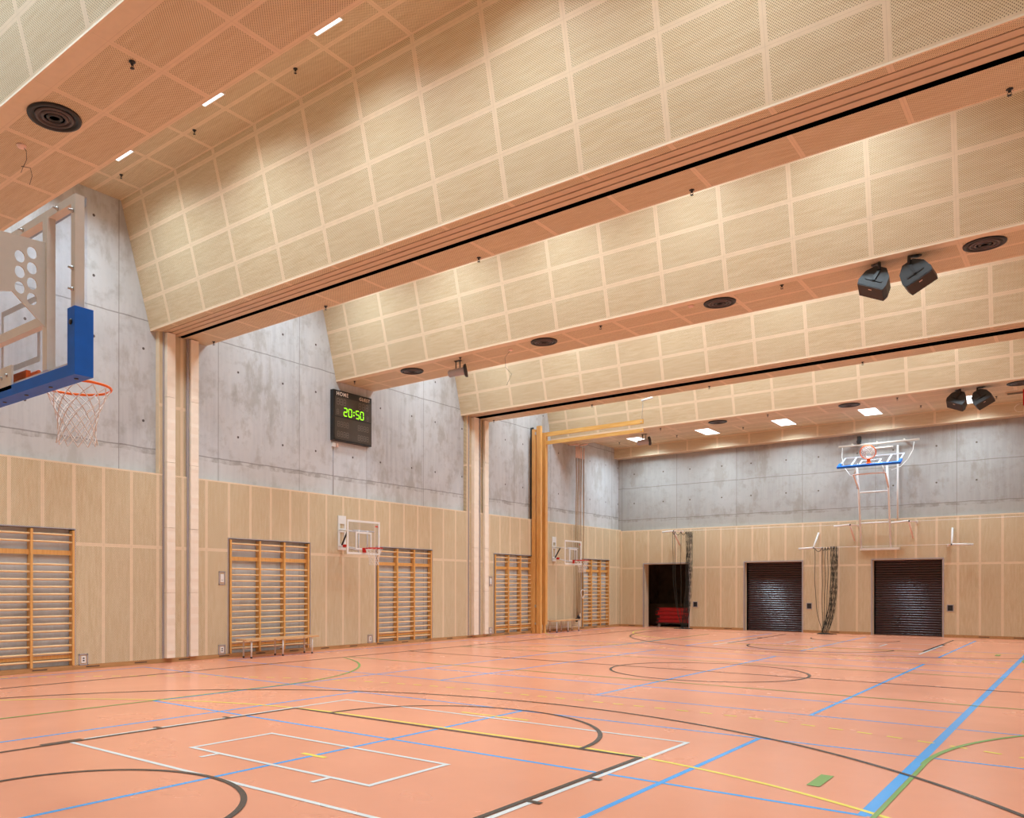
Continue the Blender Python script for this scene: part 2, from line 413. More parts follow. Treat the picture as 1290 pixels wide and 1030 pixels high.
for c in COLS:                                                     # clad columns that carry the curtain tracks
    w.box((CX, c, ZT), (0, c+.30, ZS), 'ply_left', uvl); w.box((CX, c+.30, ZT), (-.04, c+1.0, ZS), 'ply_left', uvl)
struct(w.build('trim_1'))
w = MB()                                                          # metal frames round the wall-bar niches and column strips
for a, b in BARS:
    w.box((-.115, a, 2.70), (.012, b, 2.72), 'grey_metal'); w.box((-.115, a-.02, .09), (.012, a, 2.72), 'grey_metal'); w.box((-.115, b, .09), (.012, b+.02, 2.72), 'grey_metal')
for c in COLS:
    w.box((0, c+.085, .09), (.03, c+.105, ZS), 'grey_metal'); w.box((-.03, c+.68, .09), (.03, c+.71, ZS), 'grey_metal')
struct(w.build('trim_2'))
w = MB()
for a, b, _, _ in grid_rects(YN, YB, 0, .09, []):
    w.box((CX, a, 0), (.012, b, .09), 'plinth')
y = .7
while y < YB-1:
    w.box((.0121, y, .035), (.0135, y+.28, .06), 'store'); y += 1.04
struct(w.build('baseboard_left'))
# back wall
DOORS = [(1.06, 2.92), (5.05, 7.06), (9.30, 11.33)]; DZ = 2.55
bh = [(a, b, 0, DZ) for a, b in DOORS]
w = MB()
for a, b, z0, z1 in grid_rects(CX-.25, XR+.3, 0, ZC+.2, bh): w.box((a, YB+.12, z0), (b, YB+.42, z1), 'conc_back')
struct(w.build('wall_back'))
w = MB(); uvb = lambda p: (p[0], p[2])
for a, b, z0, z1 in grid_rects(0, XR, .09, ZT-.06, bh): w.box((a, YB, z0), (b, YB+.12, z1), 'ply_back', uvb)
w.box((0, YB-.003, ZT-.09), (XR, YB+.12, ZT-.05), 'ply_plain')
struct(w.build('trim_3'))
w = MB()
for a, b, _, _ in grid_rects(0, XR, 0, .09, bh): w.box((a, YB-.012, 0), (b, YB+.12, .09), 'plinth')
for x in (.4, 4.3, 8.0, 12.3, 13.2, 14.8): w.box((x, YB-.0135, .035), (x+.28, YB-.0121, .06), 'store')
struct(w.build('baseboard_back'))
for k, (a, b) in enumerate(DOORS):
    d = MB((a, YB, 0))
    t = .035
    d.box((a-t, YB-.02, 0), (a, YB+.03, DZ+t), 'grey_metal').box((b, YB-.02, 0), (b+t, YB+.03, DZ+t), 'grey_metal').box((a, YB-.02, DZ), (b, YB+.03, DZ+t), 'grey_metal')
    d.box((a, YB+.03, 0), (a+.015, YB+.42, DZ), 'ply_plain').box((b-.015, YB+.03, 0), (b, YB+.42, DZ), 'ply_plain').box((a, YB+.03, DZ-.015), (b, YB+.42, DZ), 'ply_plain')
    fr = struct(d.build('door_%d' % (k+1)))
    if k:
        s = MB((a, YB, 0)); n = 31; h = DZ/n; s.box((a+.016, YB+.25, 0), (b-.016, YB+.27, DZ-.016), 'shutter')
        for i in range(n):
            z = i*h; p = [(.004, z), (-.022, z+h*.08), (-.030, z+h*.35), (-.026, z+h*.62), (-.012, z+h*.85), (.004, z+h)]
            for (d0, z0), (d1, z1) in zip(p, p[1:]):
                s.poly([(a+.02, YB+.25+d0, z0), (b-.02, YB+.25+d0, z0), (b-.02, YB+.25+d1, z1), (a+.02, YB+.25+d1, z1)], 'shutter', smooth=True)
        s.box((a+.016, YB+.20, 0), (a+.05, YB+.27, DZ-.016), 'void').box((b-.05, YB+.20, 0), (b-.016, YB+.27, DZ-.016), 'void')
        s.build('roller_shutter', fr)
# storeroom behind the open doorway
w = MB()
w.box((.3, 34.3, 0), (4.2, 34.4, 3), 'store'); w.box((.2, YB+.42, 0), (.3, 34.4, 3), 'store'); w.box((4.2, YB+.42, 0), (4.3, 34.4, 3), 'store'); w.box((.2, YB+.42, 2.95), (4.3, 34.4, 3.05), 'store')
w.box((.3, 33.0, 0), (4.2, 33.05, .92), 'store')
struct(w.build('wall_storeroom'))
# right and near walls
w = MB(); w.box((XR+.12, YN-.3, 0), (XR+.4, 31.5, ZC+.2), 'conc_left'); struct(w.build('wall_right'))
w = MB(); w.box((XR, YN, .0), (XR+.12, YB+.12, ZT), 'ply_left', uvl); struct(w.build('trim_4'))
w = MB(); w.box((CX-.25, YN-.4, 0), (XR+.4, YN-.12, ZC+.2), 'conc_back'); struct(w.build('wall_near'))
w = MB(); w.box((0, YN-.12, 0), (XR, YN, ZT), 'ply_back', uvb); struct(w.build('trim_5'))

# ---- ceiling, one deck and the trapezoid beams
uvc = lambda p: (p[0], p[1])
c = MB(); c.box((CX-.25, YN-.4, ZC), (XR+.4, 35, ZC+.3), 'ply_ceiling', uvc); struct(c.build('ceiling'))
L = .67
for k, y0 in enumerate(BEAMS):
    b = MB(); x0, x1 = CX, XR+.12; sl = math.hypot(L, ZC-ZS)
    b.poly([(x0, y0, ZS), (x1, y0, ZS), (x1, y0-L, ZC), (x0, y0-L, ZC)], 'ply_face', [(x0, 0), (x1, 0), (x1, sl), (x0, sl)])
    b.box((x0, y0-.006, ZS-.012), (x1, y0+.02, ZS+.012), 'ply_plain')
    so = lambda p, y0=y0: (p[0], p[1]-y0)
    if k in (0, 2):
        b.box((x0, y0+.02, ZS), (x1, y0+1.42, ZS+.04), 'ply_soffit', so)
        b.poly([(x0, y0+1.42, ZS), (x0, y0+1.82, ZC), (x1, y0+1.82, ZC), (x1, y0+1.42, ZS)], 'ply_face', [(x0, 0), (x0, sl), (x1, sl), (x1, 0)])
    elif k in (1, 3):
        s0, s1, s2 = ((.19, .64, .745) if k == 1 else (.20, .50, .80))
        b.box((x0, y0+.02, ZS), (x1, y0+s0, ZS+.04), 'ply_soffit_slot', so)
        b.box((x0, y0+s2, ZS), (x1, y0+1.40, ZS+.04), 'ply_soffit_slot', so)
        n = 6 if k == 1 else 4; wd = (s1-s0)/n
        for i in range(n): b.box((x0, y0+s0+i*wd+.016, ZS-.004+.010*(i % 2)), (x1, y0+s0+(i+1)*wd, ZS+.03+.01*(i % 2)), 'ply_flap')
        b.box((x0, y0+s0, ZS+.12), (x1, y0+s2, ZS+.16), 'void'); b.box((x0, y0+s2-.004, ZS+.001), (x1, y0+s2, ZS+.16), 'void'); b.box((x0, y0+s1, ZS+.002), (x1, y0+s1+.004, ZS+.16), 'void')
        b.poly([(x0, y0+1.40, ZS), (x0, y0+1.80, ZC), (x1, y0+1.80, ZC), (x1, y0+1.40, ZS)], 'ply_face', [(x0, 0), (x0, sl), (x1, sl), (x1, 0)])
    else:
        b.box((x0, y0+.02, ZS), (x1, y0+1.50, ZS+.04), 'ply_soffit', so); b.box((x0, y0+1.48, ZS), (x1, y0+1.50, 7.34), 'ply_plain')
        b.box((x0, y0+1.50, 7.33), (x1, 30.85, 7.38), 'ply_ceiling', uvc)
        b.box((x0, 30.83, 6.90), (x1, YB+.12, 7.38), 'ply_drop', lambda p: (p[0], p[2]-6.90) if p[1] < 31 else (p[0], p[2]-6.9))
    struct(b.build('trim_%d' % (6+k)))

# ================================================================== LAMPS
LX = [1.53+2.66*i for i in range(7) if i != 5]
BAYS = [('over the near bay', 1.30, ZC), ('between the first and second beams', 6.72, ZC), ('between the second and third beams', 12.3, ZC),
        ('between the third and fourth beams', 17.7, ZC), ('between the fourth and fifth beams', 23.1, ZC), ('behind the last beam', 29.0, 7.33)]
ORD = ['first', 'second', 'third', 'fourth', 'fifth', 'sixth', 'seventh']
proto = None
for nm, y, z in BAYS:
    for i, x in enumerate(LX):
        lab = 'white ceiling lamp %s, %s from the scoreboard wall' % (nm, ORD[i])
        if proto is None:
            proto = thing('ceiling_lamp', lab, 'ceiling lamp', (x, y+.6, z), 'ceiling lamps in the bays')
            MB((x, y+.6, z)).box((x-.27, y-.02, z-.012), (x+.27, y, z), 'white').box((x-.27, y+1.2, z-.012), (x+.27, y+1.22, z), 'white').box((x-.27, y, z-.012), (x-.25, y+1.2, z), 'white').box((x+.25, y, z-.012), (x+.27, y+1.2, z), 'white').build('lamp_frame', proto)
            MB((x, y+.6, z)).box((x-.25, y, z-.010), (x+.25, y+1.2, z-.001), 'lamp').build('diffuser', proto)
            ld = bpy.data.lights.new('louvred_light', 'AREA'); ld.shape = 'RECTANGLE'; ld.size = .49; ld.size_y = 1.19; ld.energy = LIGHT; ld.color = (.80, 1.0, 1.12); ld.spread = math.radians(150)
            lo = bpy.data.objects.new('louvred_light', ld); COL.objects.link(lo); lo.parent = proto; lo.location = (0, 0, -.0135)
        else: dup(proto, (x, y+.6, z), lab, 'ceiling lamps in the bays')

# ================================================================== CEILING FITTINGS
def vent(x, y, z, label):
    t = thing('air_diffuser', label, 'air vent', (x, y, z), 'round black air vents')
    m = MB((x, y, z)); m.lathe((x, y, z), [(.29, 0), (.285, -.022), (.25, -.03), (.235, -.012), (.23, -.006)], 'black', 40); m.build('rim', t)
    for r in (.185, .125, .065):
        m = MB((x, y, z)); m.lathe((x, y, z), [(r+.028, -.010), (r+.022, -.022), (r, -.030), (r-.012, -.026), (r-.010, -.012)], 'vent_ring' if r > .1 else 'vent', 36); m.build('ring', t)
    return t
for x, y, l in [(5.96, 4.45, 'large round black air vent nearest the camera, above the near backboard'),
                (2.08, 15.34, 'round black air vent just right of the scoreboard, leftmost of its row'),
                (5.86, 15.34, 'round black air vent between the scoreboard vent and the one near the smoke detector'),
                (9.68, 15.34, 'round black air vent beside the white smoke detector on the third beam'),
                (13.79, 15.34, 'round black air vent just right of the nearer pair of loudspeakers'),
                (5.73, 26.34, 'small distant round black air vent above the second square lamp'),
                (9.58, 26.34, 'distant round black air vent beside the lamp above the folded hoop'),
                (13.62, 26.34, 'distant round black air vent at the right edge of the photo')]:
    vent(x, y, ZS, l)
def sprinkler(x, y, z, label, first=[None]):
    if first[0] is None:
        t = thing('sprinkler', label, 'sprinkler', (x, y, z), 'ceiling sprinklers')
        MB((x, y, z)).lathe((x, y, z), [(.034, 0), (.034, -.006), (.015, -.010), (.015, -.035), (.009, -.038)], 'black', 16).build('body', t)
        m = MB((x, y, z)); m.tube([(x-.013, y, z-.035), (x-.019, y, z-.052), (x, y, z-.068)], .0035, 'dark_grey', 6).tube([(x+.013, y, z-.035), (x+.019, y, z-.052), (x, y, z-.068)], .0035, 'dark_grey', 6)
        m.lathe((x, y, z-.068), [(.022, 0), (.022, -.003), (.008, -.004)], 'black', 14); m.build('deflector', t); first[0] = t
    else: dup(first[0], (x, y, z), label, 'ceiling sprinklers')
OR2 = ['%s from the scoreboard wall' % q for q in ORD[:5]]
for rn, y, z, xs in [('on the underside of the nearest beam', 4.49, ZS, [7.53]), ('high in the ceiling of the first bay', 8.23, ZC, [.84, 3.2, 5.79]),
                     ('beside the black slot of the second beam', 10.76, ZS, [.27, 3.80, 7.39, 10.92, 14.40]), ('on the underside of the third beam', 15.16, ZS, [.27, 3.71, 7.31, 10.84]),
                     ('beside the black slot of the fourth beam', 21.55, ZS, [.26, 3.75, 7.21, 10.87]), ('on the underside of the last beam', 26.22, ZS, [3.85, 7.32, 10.83]),
                     ('in the low ceiling by the far lamps', 29.65, 7.33, [.68, 3.02, 5.46, 10.92, 12.86])]:
    for i, x in enumerate(xs): sprinkler(x, y, z, 'small sprinkler %s, %s' % (rn, OR2[i]))
def detector(x, y, z, label, wires):
    t = thing('smoke_detector', label, 'smoke detector', (x, y, z))
    MB((x, y, z)).lathe((x, y, z), [(.055, 0), (.055, -.015), (.045, -.03), (.02, -.036)], 'pink', 24).build('housing', t)
    for w_ in wires: MB((x, y, z)).tube([(x+a, y+b, z+c) for a, b, c in w_], .0035, 'dark_grey', 5).build('loose_wire', t)
detector(5.06, 4.48, ZS, 'pale pink smoke detector left of the large near air vent, trailing a thin wire', [[(.02, 0, -.01), (.02, .05, -.06), (-.08, .1, -.11), (-.25, .13, -.14), (-.37, .16, -.15)], [(-.50, .22, -.004), (-.42, .3, -.02), (-.50, .36, -.07), (-.66, .40, -.12)]])
detector(9.20, 15.16, ZS, 'white smoke detector beside the middle vent of the third beam', [])
detector(4.97, 15.37, ZS, 'pale smoke detector with a drooping wire left of the second vent of the third beam', [[(0, 0, -.02), (-.15, 0, -.15), (-.2, .1, -.35), (-.1, .2, -.5), (-.3, .3, -.7)]])
def camera_fixture(x, y, z, label):
    t = thing('spotlight', label, 'spotlight', (x, y, z))
    MB((x, y, z)).tube([(x-.06, y, z), (x-.06, y, z-.22)], .012, 'dark_grey').tube([(x+.06, y, z), (x+.06, y, z-.22)], .012, 'dark_grey').box((x-.09, y-.04, z-.012), (x+.09, y+.04, z), 'dark_grey').build('bracket', t)
    a = Vector((.80, .55, .18)).normalized(); cc = Vector((x, y, z-.27))
    MB((x, y, z)).lathe(cc-a*.24, [(.05, 0), (.085, .03), (.09, .36), (.10, .38)], 'grey_metal', 24, a).build('housing', t)
    MB((x, y, z)).lathe(cc+a*.14, [(.10, 0), (.15, .02), (.16, .07), (.15, .08), (.06, .05)], 'dark_grey', 24, a).build('reflector', t)
camera_fixture(3.50, 15.35, ZS, 'grey cylindrical spotlight hanging under the third beam right of the scoreboard')
camera_fixture(2.98, 26.85, ZS, 'grey cylindrical spotlight under the last beam beyond the ends of the wooden bars')
MAT['grille'] = simple('speaker_grille', (.020, .011, .009), .5, var=.1)
def speaker(c, e, n2, n1, label):
    """e: across the cabinet, n2: way the grille looks (steeply down), n1: side panel that carries the yoke"""
    cc, e, n2, n1 = map(Vector, (c, e, n2, n1)); e.normalize(); n2 = (n2-e*n2.dot(e)).normalized(); n1 = (n1-e*n1.dot(e)); n1 = (n1-n2*n1.dot(n2)).normalized()
    o = (c[0], c[1], ZS); t = thing('loudspeaker', label, 'loudspeaker', o)
    out = [(-.085, -.22), (-.19, -.10), (-.225, .06), (-.205, .13), (.205, .13), (.225, .06), (.19, -.10), (.085, -.22)]
    m = MB(o); top = [cc+e*a+n2*b+n1*.19 for a, b in out]; bot = [cc+e*a+n2*b-n1*.19 for a, b in out]
    if (top[1]-top[0]).cross(top[2]-top[0]).dot(n1) < 0: top.reverse(); bot.reverse()
    m.poly(top, 'dark_grey'); m.poly(bot[::-1], 'dark_grey'); n = len(out)
    for i in range(n): m.poly([bot[i], bot[(i+1) % n], top[(i+1) % n], top[i]], 'dark_grey')
    m.build('cabinet', t, bevel=.014)
    MB(o).obox(cc+n2*.137, e*.20, n1*.185, n2*.009, MAT['grille']).build('grille', t, bevel=.005)
    MB(o).obox(cc+n1*.195+n2*.02, e*.13, n2*.014, n1*.007, 'black').build('slot_rail', t)
    MB(o).obox(cc+n2*.148+n1*.10-e*.0, e*.025, n1*.010, n2*.002, 'pink').build('badge', t)
    m = MB(o); m.lathe(o, [(.06, 0), (.06, -.012)], 'black', 16); m.obox(cc+n1*.212-n2*.07, e*.022, n2*.10, n1*.008, 'black')
    a = cc+n1*.212-n2*.16; m.tube([a, Vector((a.x, a.y, (a.z+ZS)/2+.03)), Vector((c[0], c[1], ZS-.01))], .026, 'black', 8); m.build('yoke', t)
speaker((12.30, 15.20, 6.64), (.90, .01, -.45), (-.43, -.23, -.87), (.11, -.97, .21), 'black loudspeaker under the third beam, left one of the nearer pair')
speaker((12.91, 15.20, 6.63), (.88, -.03, .47), (.47, -.12, -.88), (-.08, -.99, .09), 'black loudspeaker under the third beam, right one of the nearer pair')
speaker((12.25, 26.25, 6.66), (.90, -.11, -.42), (-.44, -.31, -.84), (.03, -.94, .33), 'distant black loudspeaker under the last beam, left one of the far pair')
speaker((12.82, 26.25, 6.64), (.87, -.02, .49), (.47, -.26, -.84), (-.14, -.97, .21), 'distant black loudspeaker under the last beam, right one of the far pair')
# recessed dark slot beside the far lamps and the red banner roll at the edge
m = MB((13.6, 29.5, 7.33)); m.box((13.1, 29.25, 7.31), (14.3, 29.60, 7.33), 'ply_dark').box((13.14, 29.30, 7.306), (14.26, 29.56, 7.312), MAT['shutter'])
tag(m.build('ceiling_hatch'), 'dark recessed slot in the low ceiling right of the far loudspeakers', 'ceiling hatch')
t = thing('hoist_box', 'red box hanging from the low ceiling at the right edge of the photo', 'hoist', (13.66, 28.6, 7.33))
MB((13.66, 28.6, 7.33)).box((13.56, 28.54, 6.78), (13.84, 28.70, 7.33), 'red').build('housing', t, bevel=.01)
MB((13.66, 28.6, 7.33)).tube([(13.62+.16*math.sin(a)-.1, 28.6, 6.72+.12*math.cos(a)) for a in [i*.5 for i in range(13)]], .007, 'net_white', 6).build('cord_loop', t)

# ================================================================== LEFT WALL THINGS
# column pads
for k, (y0, y1, xo, l) in enumerate([(9.70, 9.90, .12, 'cream padding strip up the near column, wider left one'), (10.31, 10.51, .08, 'cream padding strip up the near column, narrower right one beside the concrete'),
                                 (20.68, 20.93, .12, 'cream padding strip up the far column, left one'), (21.32, 21.53, .08, 'cream padding strip up the far column, right one beside the wall bars')]):
    t = thing('column_pad', l, 'wall padding', (0, (y0+y1)/2, .12))
    z = .10; i = 0
    xb = .002 if y0 in (9.70, 20.68) else .002
    while z < ZS-.03:
        z1 = min(z+1.37, ZS-.02); m = MB((0, (y0+y1)/2, .12)); n = 18
        for j in range(n):                                        # slightly puckered vinyl
            a, b = z+(z1-z)*j/n, z+(z1-z)*(j+1)/n; g = lambda q: xo+.0025*math.sin(q*29)+.0015*math.sin(q*61)
            m.poly([(g(a), y0, a), (g(a), y1, a), (g(b), y1, b), (g(b), y0, b)], 'pad', smooth=True)
            m.poly([(xb, y0, a), (g(a), y0, a), (g(b), y0, b), (xb, y0, b)], 'pad'); m.poly([(g(a), y1, a), (xb, y1, a), (xb, y1, b), (g(b), y1, b)], 'pad')
        m.poly([(xb, y0, z), (xb, y1, z), (g(z), y1, z), (g(z), y0, z)], 'pad'); m.poly([(xb, y0, z1), (g(z1), y0, z1), (g(z1), y1, z1), (xb, y1, z1)], 'pad')
        m.build('pad_section', t); z = z1+.006
# wall bars
RZ = [2.59, 2.45]+[2.02-.14*i for i in range(13)]+[.20]
def wall_bars(posts, label, z0=.09):
    X = -.045; yc = (posts[0]+posts[-1])/2
    t = thing('wall_bars', label, 'wall bars', (X, yc, z0))
    for y in posts:
        MB((X, y, z0)).box((-.105, y-.022, z0), (.035, y+.022, 2.68), 'honey').build('upright', t, bevel=.006)
    for a, b in zip(posts, posts[1:]):
        for z in RZ:
            yy = (a+b)/2; h = (b-a)/2-.02
            m = MB((.0, yy, z)); m.lathe((.0, yy, z), [(.012, -h), (.019, -h+.01), (.0205, 0), (.019, h-.01), (.012, h)], 'rung', 12, (0, 1, 0)); m.build('rung', t)
        for z, hh in ((2.25, .045), (.27, .035)):
            MB((-.05, (a+b)/2, z)).box((-.062, a+.022, z-hh), (-.038, b-.022, z+hh), 'honey').build('cross_board', t)
    return t
wall_bars([5.34, 6.10, 6.92, 7.72], 'honey wooden wall bars at the left edge, nearest the camera')
wall_bars([11.41, 12.25, 13.00, 13.78], 'honey wooden wall bars behind the nearer bench, under the scoreboard')
wall_bars([16.34, 17.14, 17.88, 18.66], 'honey wooden wall bars right of the nearer small basketball hoop')
wall_bars([22.00, 22.78, 23.52, 24.22], 'honey wooden wall bars between the far column and the tall wooden posts')
wall_bars([27.91, 28.62, 29.36, 30.08], 'honey wooden wall bars right of the climbing ropes, nearest the far corner')
# benches
def bench(x0, x1, y0, y1, label):
    t = thing('bench', label, 'bench', ((x0+x1)/2, (y0+y1)/2, 0)); h = .43; o = ((x0+x1)/2, (y0+y1)/2, 0)
    MB(o).box((x0, y0, h-.035), (x1, y1, h), 'bench').build('seat', t, bevel=.008)
    for y in (y0+.18, (y0+y1)/2, y1-.18):
        for x in (x0+.05, x1-.05):
            lg = MB(o).tube([(x, y, .03), (x, y, h-.035)], .019, 'white', 10).build('leg', t)
            MB(o).tube([(x, y, 0), (x, y, .032)], .023, 'black', 10).build('foot_cap', lg)
        MB(o).tube([(x0+.05, y, .20), (x1-.05, y, .20)], .011, 'white', 8).build('stretcher', t)
bench(.22, .60, 11.40, 13.60, 'wooden bench with white legs in front of the wall bars under the scoreboard')
bench(.14, .52, 25.00, 26.95, 'wooden bench with white legs between the tall wooden posts and the climbing ropes')
# small hoops
def net(mb, c, r0_, r1_, h, axis=Vector((0, 0, -1)), cell=12, rows=7, rr=.004, mat='net_white', warp=0):
    c = Vector(c); ax = axis.normalized(); ref = Vector((1, 0, 0)) if abs(ax.x) < .9 else Vector((0, 1, 0)); a = ax.cross(ref).normalized(); b = ax.cross(a)
    def pt(k, j):
        tt = j/rows; r = r0_*(1-tt)**1.0*1+r1_*tt - .012*math.sin(tt*math.pi)*3
        if tt > .8: r += .01*(tt-.8)*5
        an = 2*math.pi*k/cell
        return c+ax*(h*tt)+r*(math.cos(an)*a+math.sin(an)*b)
    for k in range(cell):
        for sgn in (1, -1):
            mb.tube([pt(k+sgn*j*.5, j) for j in range(rows+1)], rr, mat, 5, cap=False)
    return mb
def small_hoop(yc, zb, label):
    o = (.8, yc, zb); t = thing('wall_hoop', label, 'basketball hoop', (0.0, yc, zb))
    W2, H = .60, .86
    m = MB(o); w_ = .05
    m.box((.79, yc-W2, zb), (.81, yc+W2, zb+w_), 'white').box((.79, yc-W2, zb+H-w_), (.81, yc+W2, zb+H), 'white').box((.79, yc-W2, zb+w_), (.81, yc-W2+w_, zb+H-w_), 'white').box((.79, yc+W2-w_, zb+w_), (.81, yc+W2, zb+H-w_), 'white')
    m.box((.79, yc-.29, zb+.12), (.811, yc+.29, zb+.16), 'white').box((.79, yc-.29, zb+.53), (.811, yc+.29, zb+.57), 'white').box((.79, yc-.29, zb+.16), (.811, yc-.25, zb+.53), 'white').box((.79, yc+.25, zb+.16), (.811, yc+.29, zb+.53), 'white')
    m.box((.811, yc+.42, zb+.72), (.812, yc+.53, zb+.75), 'red')
    m.build('board_frame', t)
    MB(o).box((.794, yc-W2+.02, zb+.02), (.804, yc+W2-.02, zb+H-.02), 'glass').build('pane', t)
    p0 = yc-.0; m = MB((0, yc, zb+.5))                                   # wall plate with two cut-outs
    for (a, b, z0, z1) in [(-.14, -.08, .14, 1.03), (.08, .14, .14, 1.03), (-.08, .08, .14, .30), (-.08, .08, .60, .70), (-.08, .08, .82, 1.03)]:
        m.box((.002, yc+a, zb+z0), (.03, yc+b, zb+z1), 'white')
    m.build('wall_plate', t)
    m = MB(o)
    for s in (-.1, .1):
        m.tube([(.03, yc+s, zb+.66), (.78, yc+s*1.6, zb+.56)], .018, 'white'); m.tube([(.03, yc+s, zb+.24), (.78, yc+s*1.6, zb+.10)], .018, 'white')
        m.tube([(.78, yc+s*1.6, zb+.62), (.78, yc+s*1.6, zb+.02)], .018, 'white')
    m.tube([(.77, yc-.36, zb+.60), (.77, yc+.42, zb+.60)], .018, 'white'); m.build('arm', t)
    MB(o).tube([(.12, yc-.1, zb+.26), (.34, yc-.12, zb+.60)], .022, 'black').build('gas_strut', t)
    MB(o).box((.20, yc-.15, zb+.20), (.30, yc-.09, zb+.27), 'red').build('latch', t)
    m = MB(o); zr = zb+.15; m.box((.812, yc-.06, zr-.10), (.83, yc+.06, zr+.02), 'red').box((.83, yc-.05, zr-.015), (.95, yc+.05, zr+.01), 'red')
    m.tube([(1.16+.225*math.cos(a), yc+.225*math.sin(a), zr) for a in [2*math.pi*i/32 for i in range(32)]], .011, 'red', 8, closed=True); m.build('rim', t)
    net(MB((1.16, yc, zr)), (1.16, yc, zr-.01), .22, .12, .42).build('net', t)
small_hoop(14.95, 2.43, 'small glass-board basketball hoop on the panelling below the scoreboard')
small_hoop(25.75, 2.41, 'small basketball hoop on a glass board above the farther bench')
# sockets
def socket(p, n, l, big, dark=False):
    x, y, z = p; t = thing('wall_socket', l, 'socket', p, None); hw, hh = (.095, .11) if not big else (.085, .15)
    def bb(a, d0, d1, b, m):    # a,b: half sizes ring
        if n == 'x': return ((x+d0, y-a[0], z-a[1]), (x+d1, y+b[0], z+b[1]), m)
        return ((x-a[0], y-d1, z-a[1]), (x+b[0], y-d0, z+b[1]), m)
    m = MB(p); e = .02
    for q in (((hw, hh), .001, .014, (-hw+e, hh)), ((-hw+e, hh), .001, .014, (hw, hh)), ((hw, hh), .001, .014, (hw, -hh+e)), ((hw, -hh+e), .001, .014, (hw, hh))):
        m.box(*bb(q[0], q[1], q[2], q[3], 'grey_metal'))
    m.box(*bb((hw-e, hh-e), .001, .004, (hw-e, hh-e), 'ply_dark' if not dark else 'dark_grey')); m.build('frame', t)
    m = MB(p); m.box(*bb((.045, hh*.62), .004, .016, (.045, hh*.62), 'white' if not dark else 'black')); m.build('cover_plate', t)
    m = MB(p)
    for dz in ((-.02, .025) if not big else (-.045,)): m.box(*bb((.018, .012-dz), .016, .018, (.018, .012+dz), 'dark_grey' if not big else 'steel'))
    m.build('contacts', t)
socket((0, 7.93, .19), 'x', 'grey framed double socket low on the wall right of the nearest wall bars', False)
socket((0, 11.18, .19), 'x', 'grey framed double socket low on the wall left of the bars behind the nearer bench', False)
socket((0, 11.18, 1.80), 'x', 'grey framed tall switch at shoulder height left of the bars behind the nearer bench', True)
socket((0, 16.04, .20), 'x', 'grey framed socket low on the wall below the nearer small hoop', False)
socket((0, 21.75, .19), 'x', 'grey framed socket low on the wall right of the far column', False)
socket((0, 21.75, 1.80), 'x', 'grey framed tall switch at shoulder height right of the far column', True)
socket((3.18, YB, .95), 'y', 'black control box in a light frame right of the open storeroom doorway', False, True)
socket((7.30, YB, .95), 'y', 'black control box in a light frame right of the middle roller shutter', False, True)
socket((11.54, YB, .95), 'y', 'black control box in a light frame right of the right-hand roller shutter', False, True)

# ---- scoreboard
SX, sy0, sy1, sz0, sz1 = .0, 14.66, 16.09, 5.41, 6.72
t = thing('scoreboard', 'black digital scoreboard on the concrete reading HOME GUEST 20:50 in green', 'scoreboard', (CX, (sy0+sy1)/2, sz0)); o = (CX, (sy0+sy1)/2, sz0)
MB(o).box((CX+.001, sy0, sz0), (SX, sy1, sz1), 'black').build('housing', t, bevel=.008)
MB(o).box((SX, sy0+.05, sz0+.64), (SX+.006, sy1-.03, sz1-.17), 'screen').build('upper_panel', t)
MB(o).box((SX, sy0+.05, sz0+.04), (SX+.006, sy1-.03, sz0+.61), 'screen').build('lower_panel', t)
SEG = {'0': 'abcdef', '1': 'bc', '2': 'abged', '5': 'afgcd', '8': 'abcdefg'}
def digit(ch, y, z, w, h, mat, th, name):
    m = MB(o); xx = SX+.008
    def bar(y0, z0, y1, z1):
        d = Vector((0, y1-y0, z1-z0)).normalized(); nrm = Vector((0, -d.z, d.y))*th/2; a = Vector((xx, y0, z0)); b = Vector((xx, y1, z1)); e = d*th*.5
        m.poly([a+nrm, a-e*.9, a-nrm, b-nrm, b+e*.9, b+nrm], mat)
    g = th*.55
    pos = {'a': (y+g, z+h, y+w-g, z+h), 'd': (y+g, z, y+w-g, z), 'g': (y+g, z+h/2, y+w-g, z+h/2), 'f': (y, z+h/2+g, y, z+h-g), 'b': (y+w, z+h/2+g, y+w, z+h-g), 'e': (y, z+g, y, z+h/2-g), 'c': (y+w, z+g, y+w, z+h/2-g)}
    for q in SEG[ch]: bar(*pos[q])
    m.build(name, t)
for ch, yy in (('2', .37), ('0', .545), ('5', .82), ('0', .99)): digit(ch, sy0+yy, 6.085, .115, .20, 'green_led', .024, 'lit_digit')
m = MB(o)
for zz in (6.13, 6.21): m.box((SX+.006, sy0+.725, zz), (SX+.009, sy0+.76, zz+.035), 'green_led')
m.build('colon', t)
for yy in (.12, .24, .36, .93, 1.07, 1.20): digit('8', sy0+yy, 6.35, .08, .15, 'led_off', .014, 'unlit_digit')
for zz in (5.78, 5.52):
    for yy in (.14, .25, .36, .47, .90, 1.01, 1.12, 1.23): digit('8', sy0+yy, zz, .07, .13, 'led_off', .012, 'unlit_digit')
digit('8', sy0+.12, 6.10, .06, .12, 'led_off', .012, 'unlit_digit'); digit('8', sy0+1.24, 6.08, .06, .12, 'led_off', .012, 'unlit_digit')
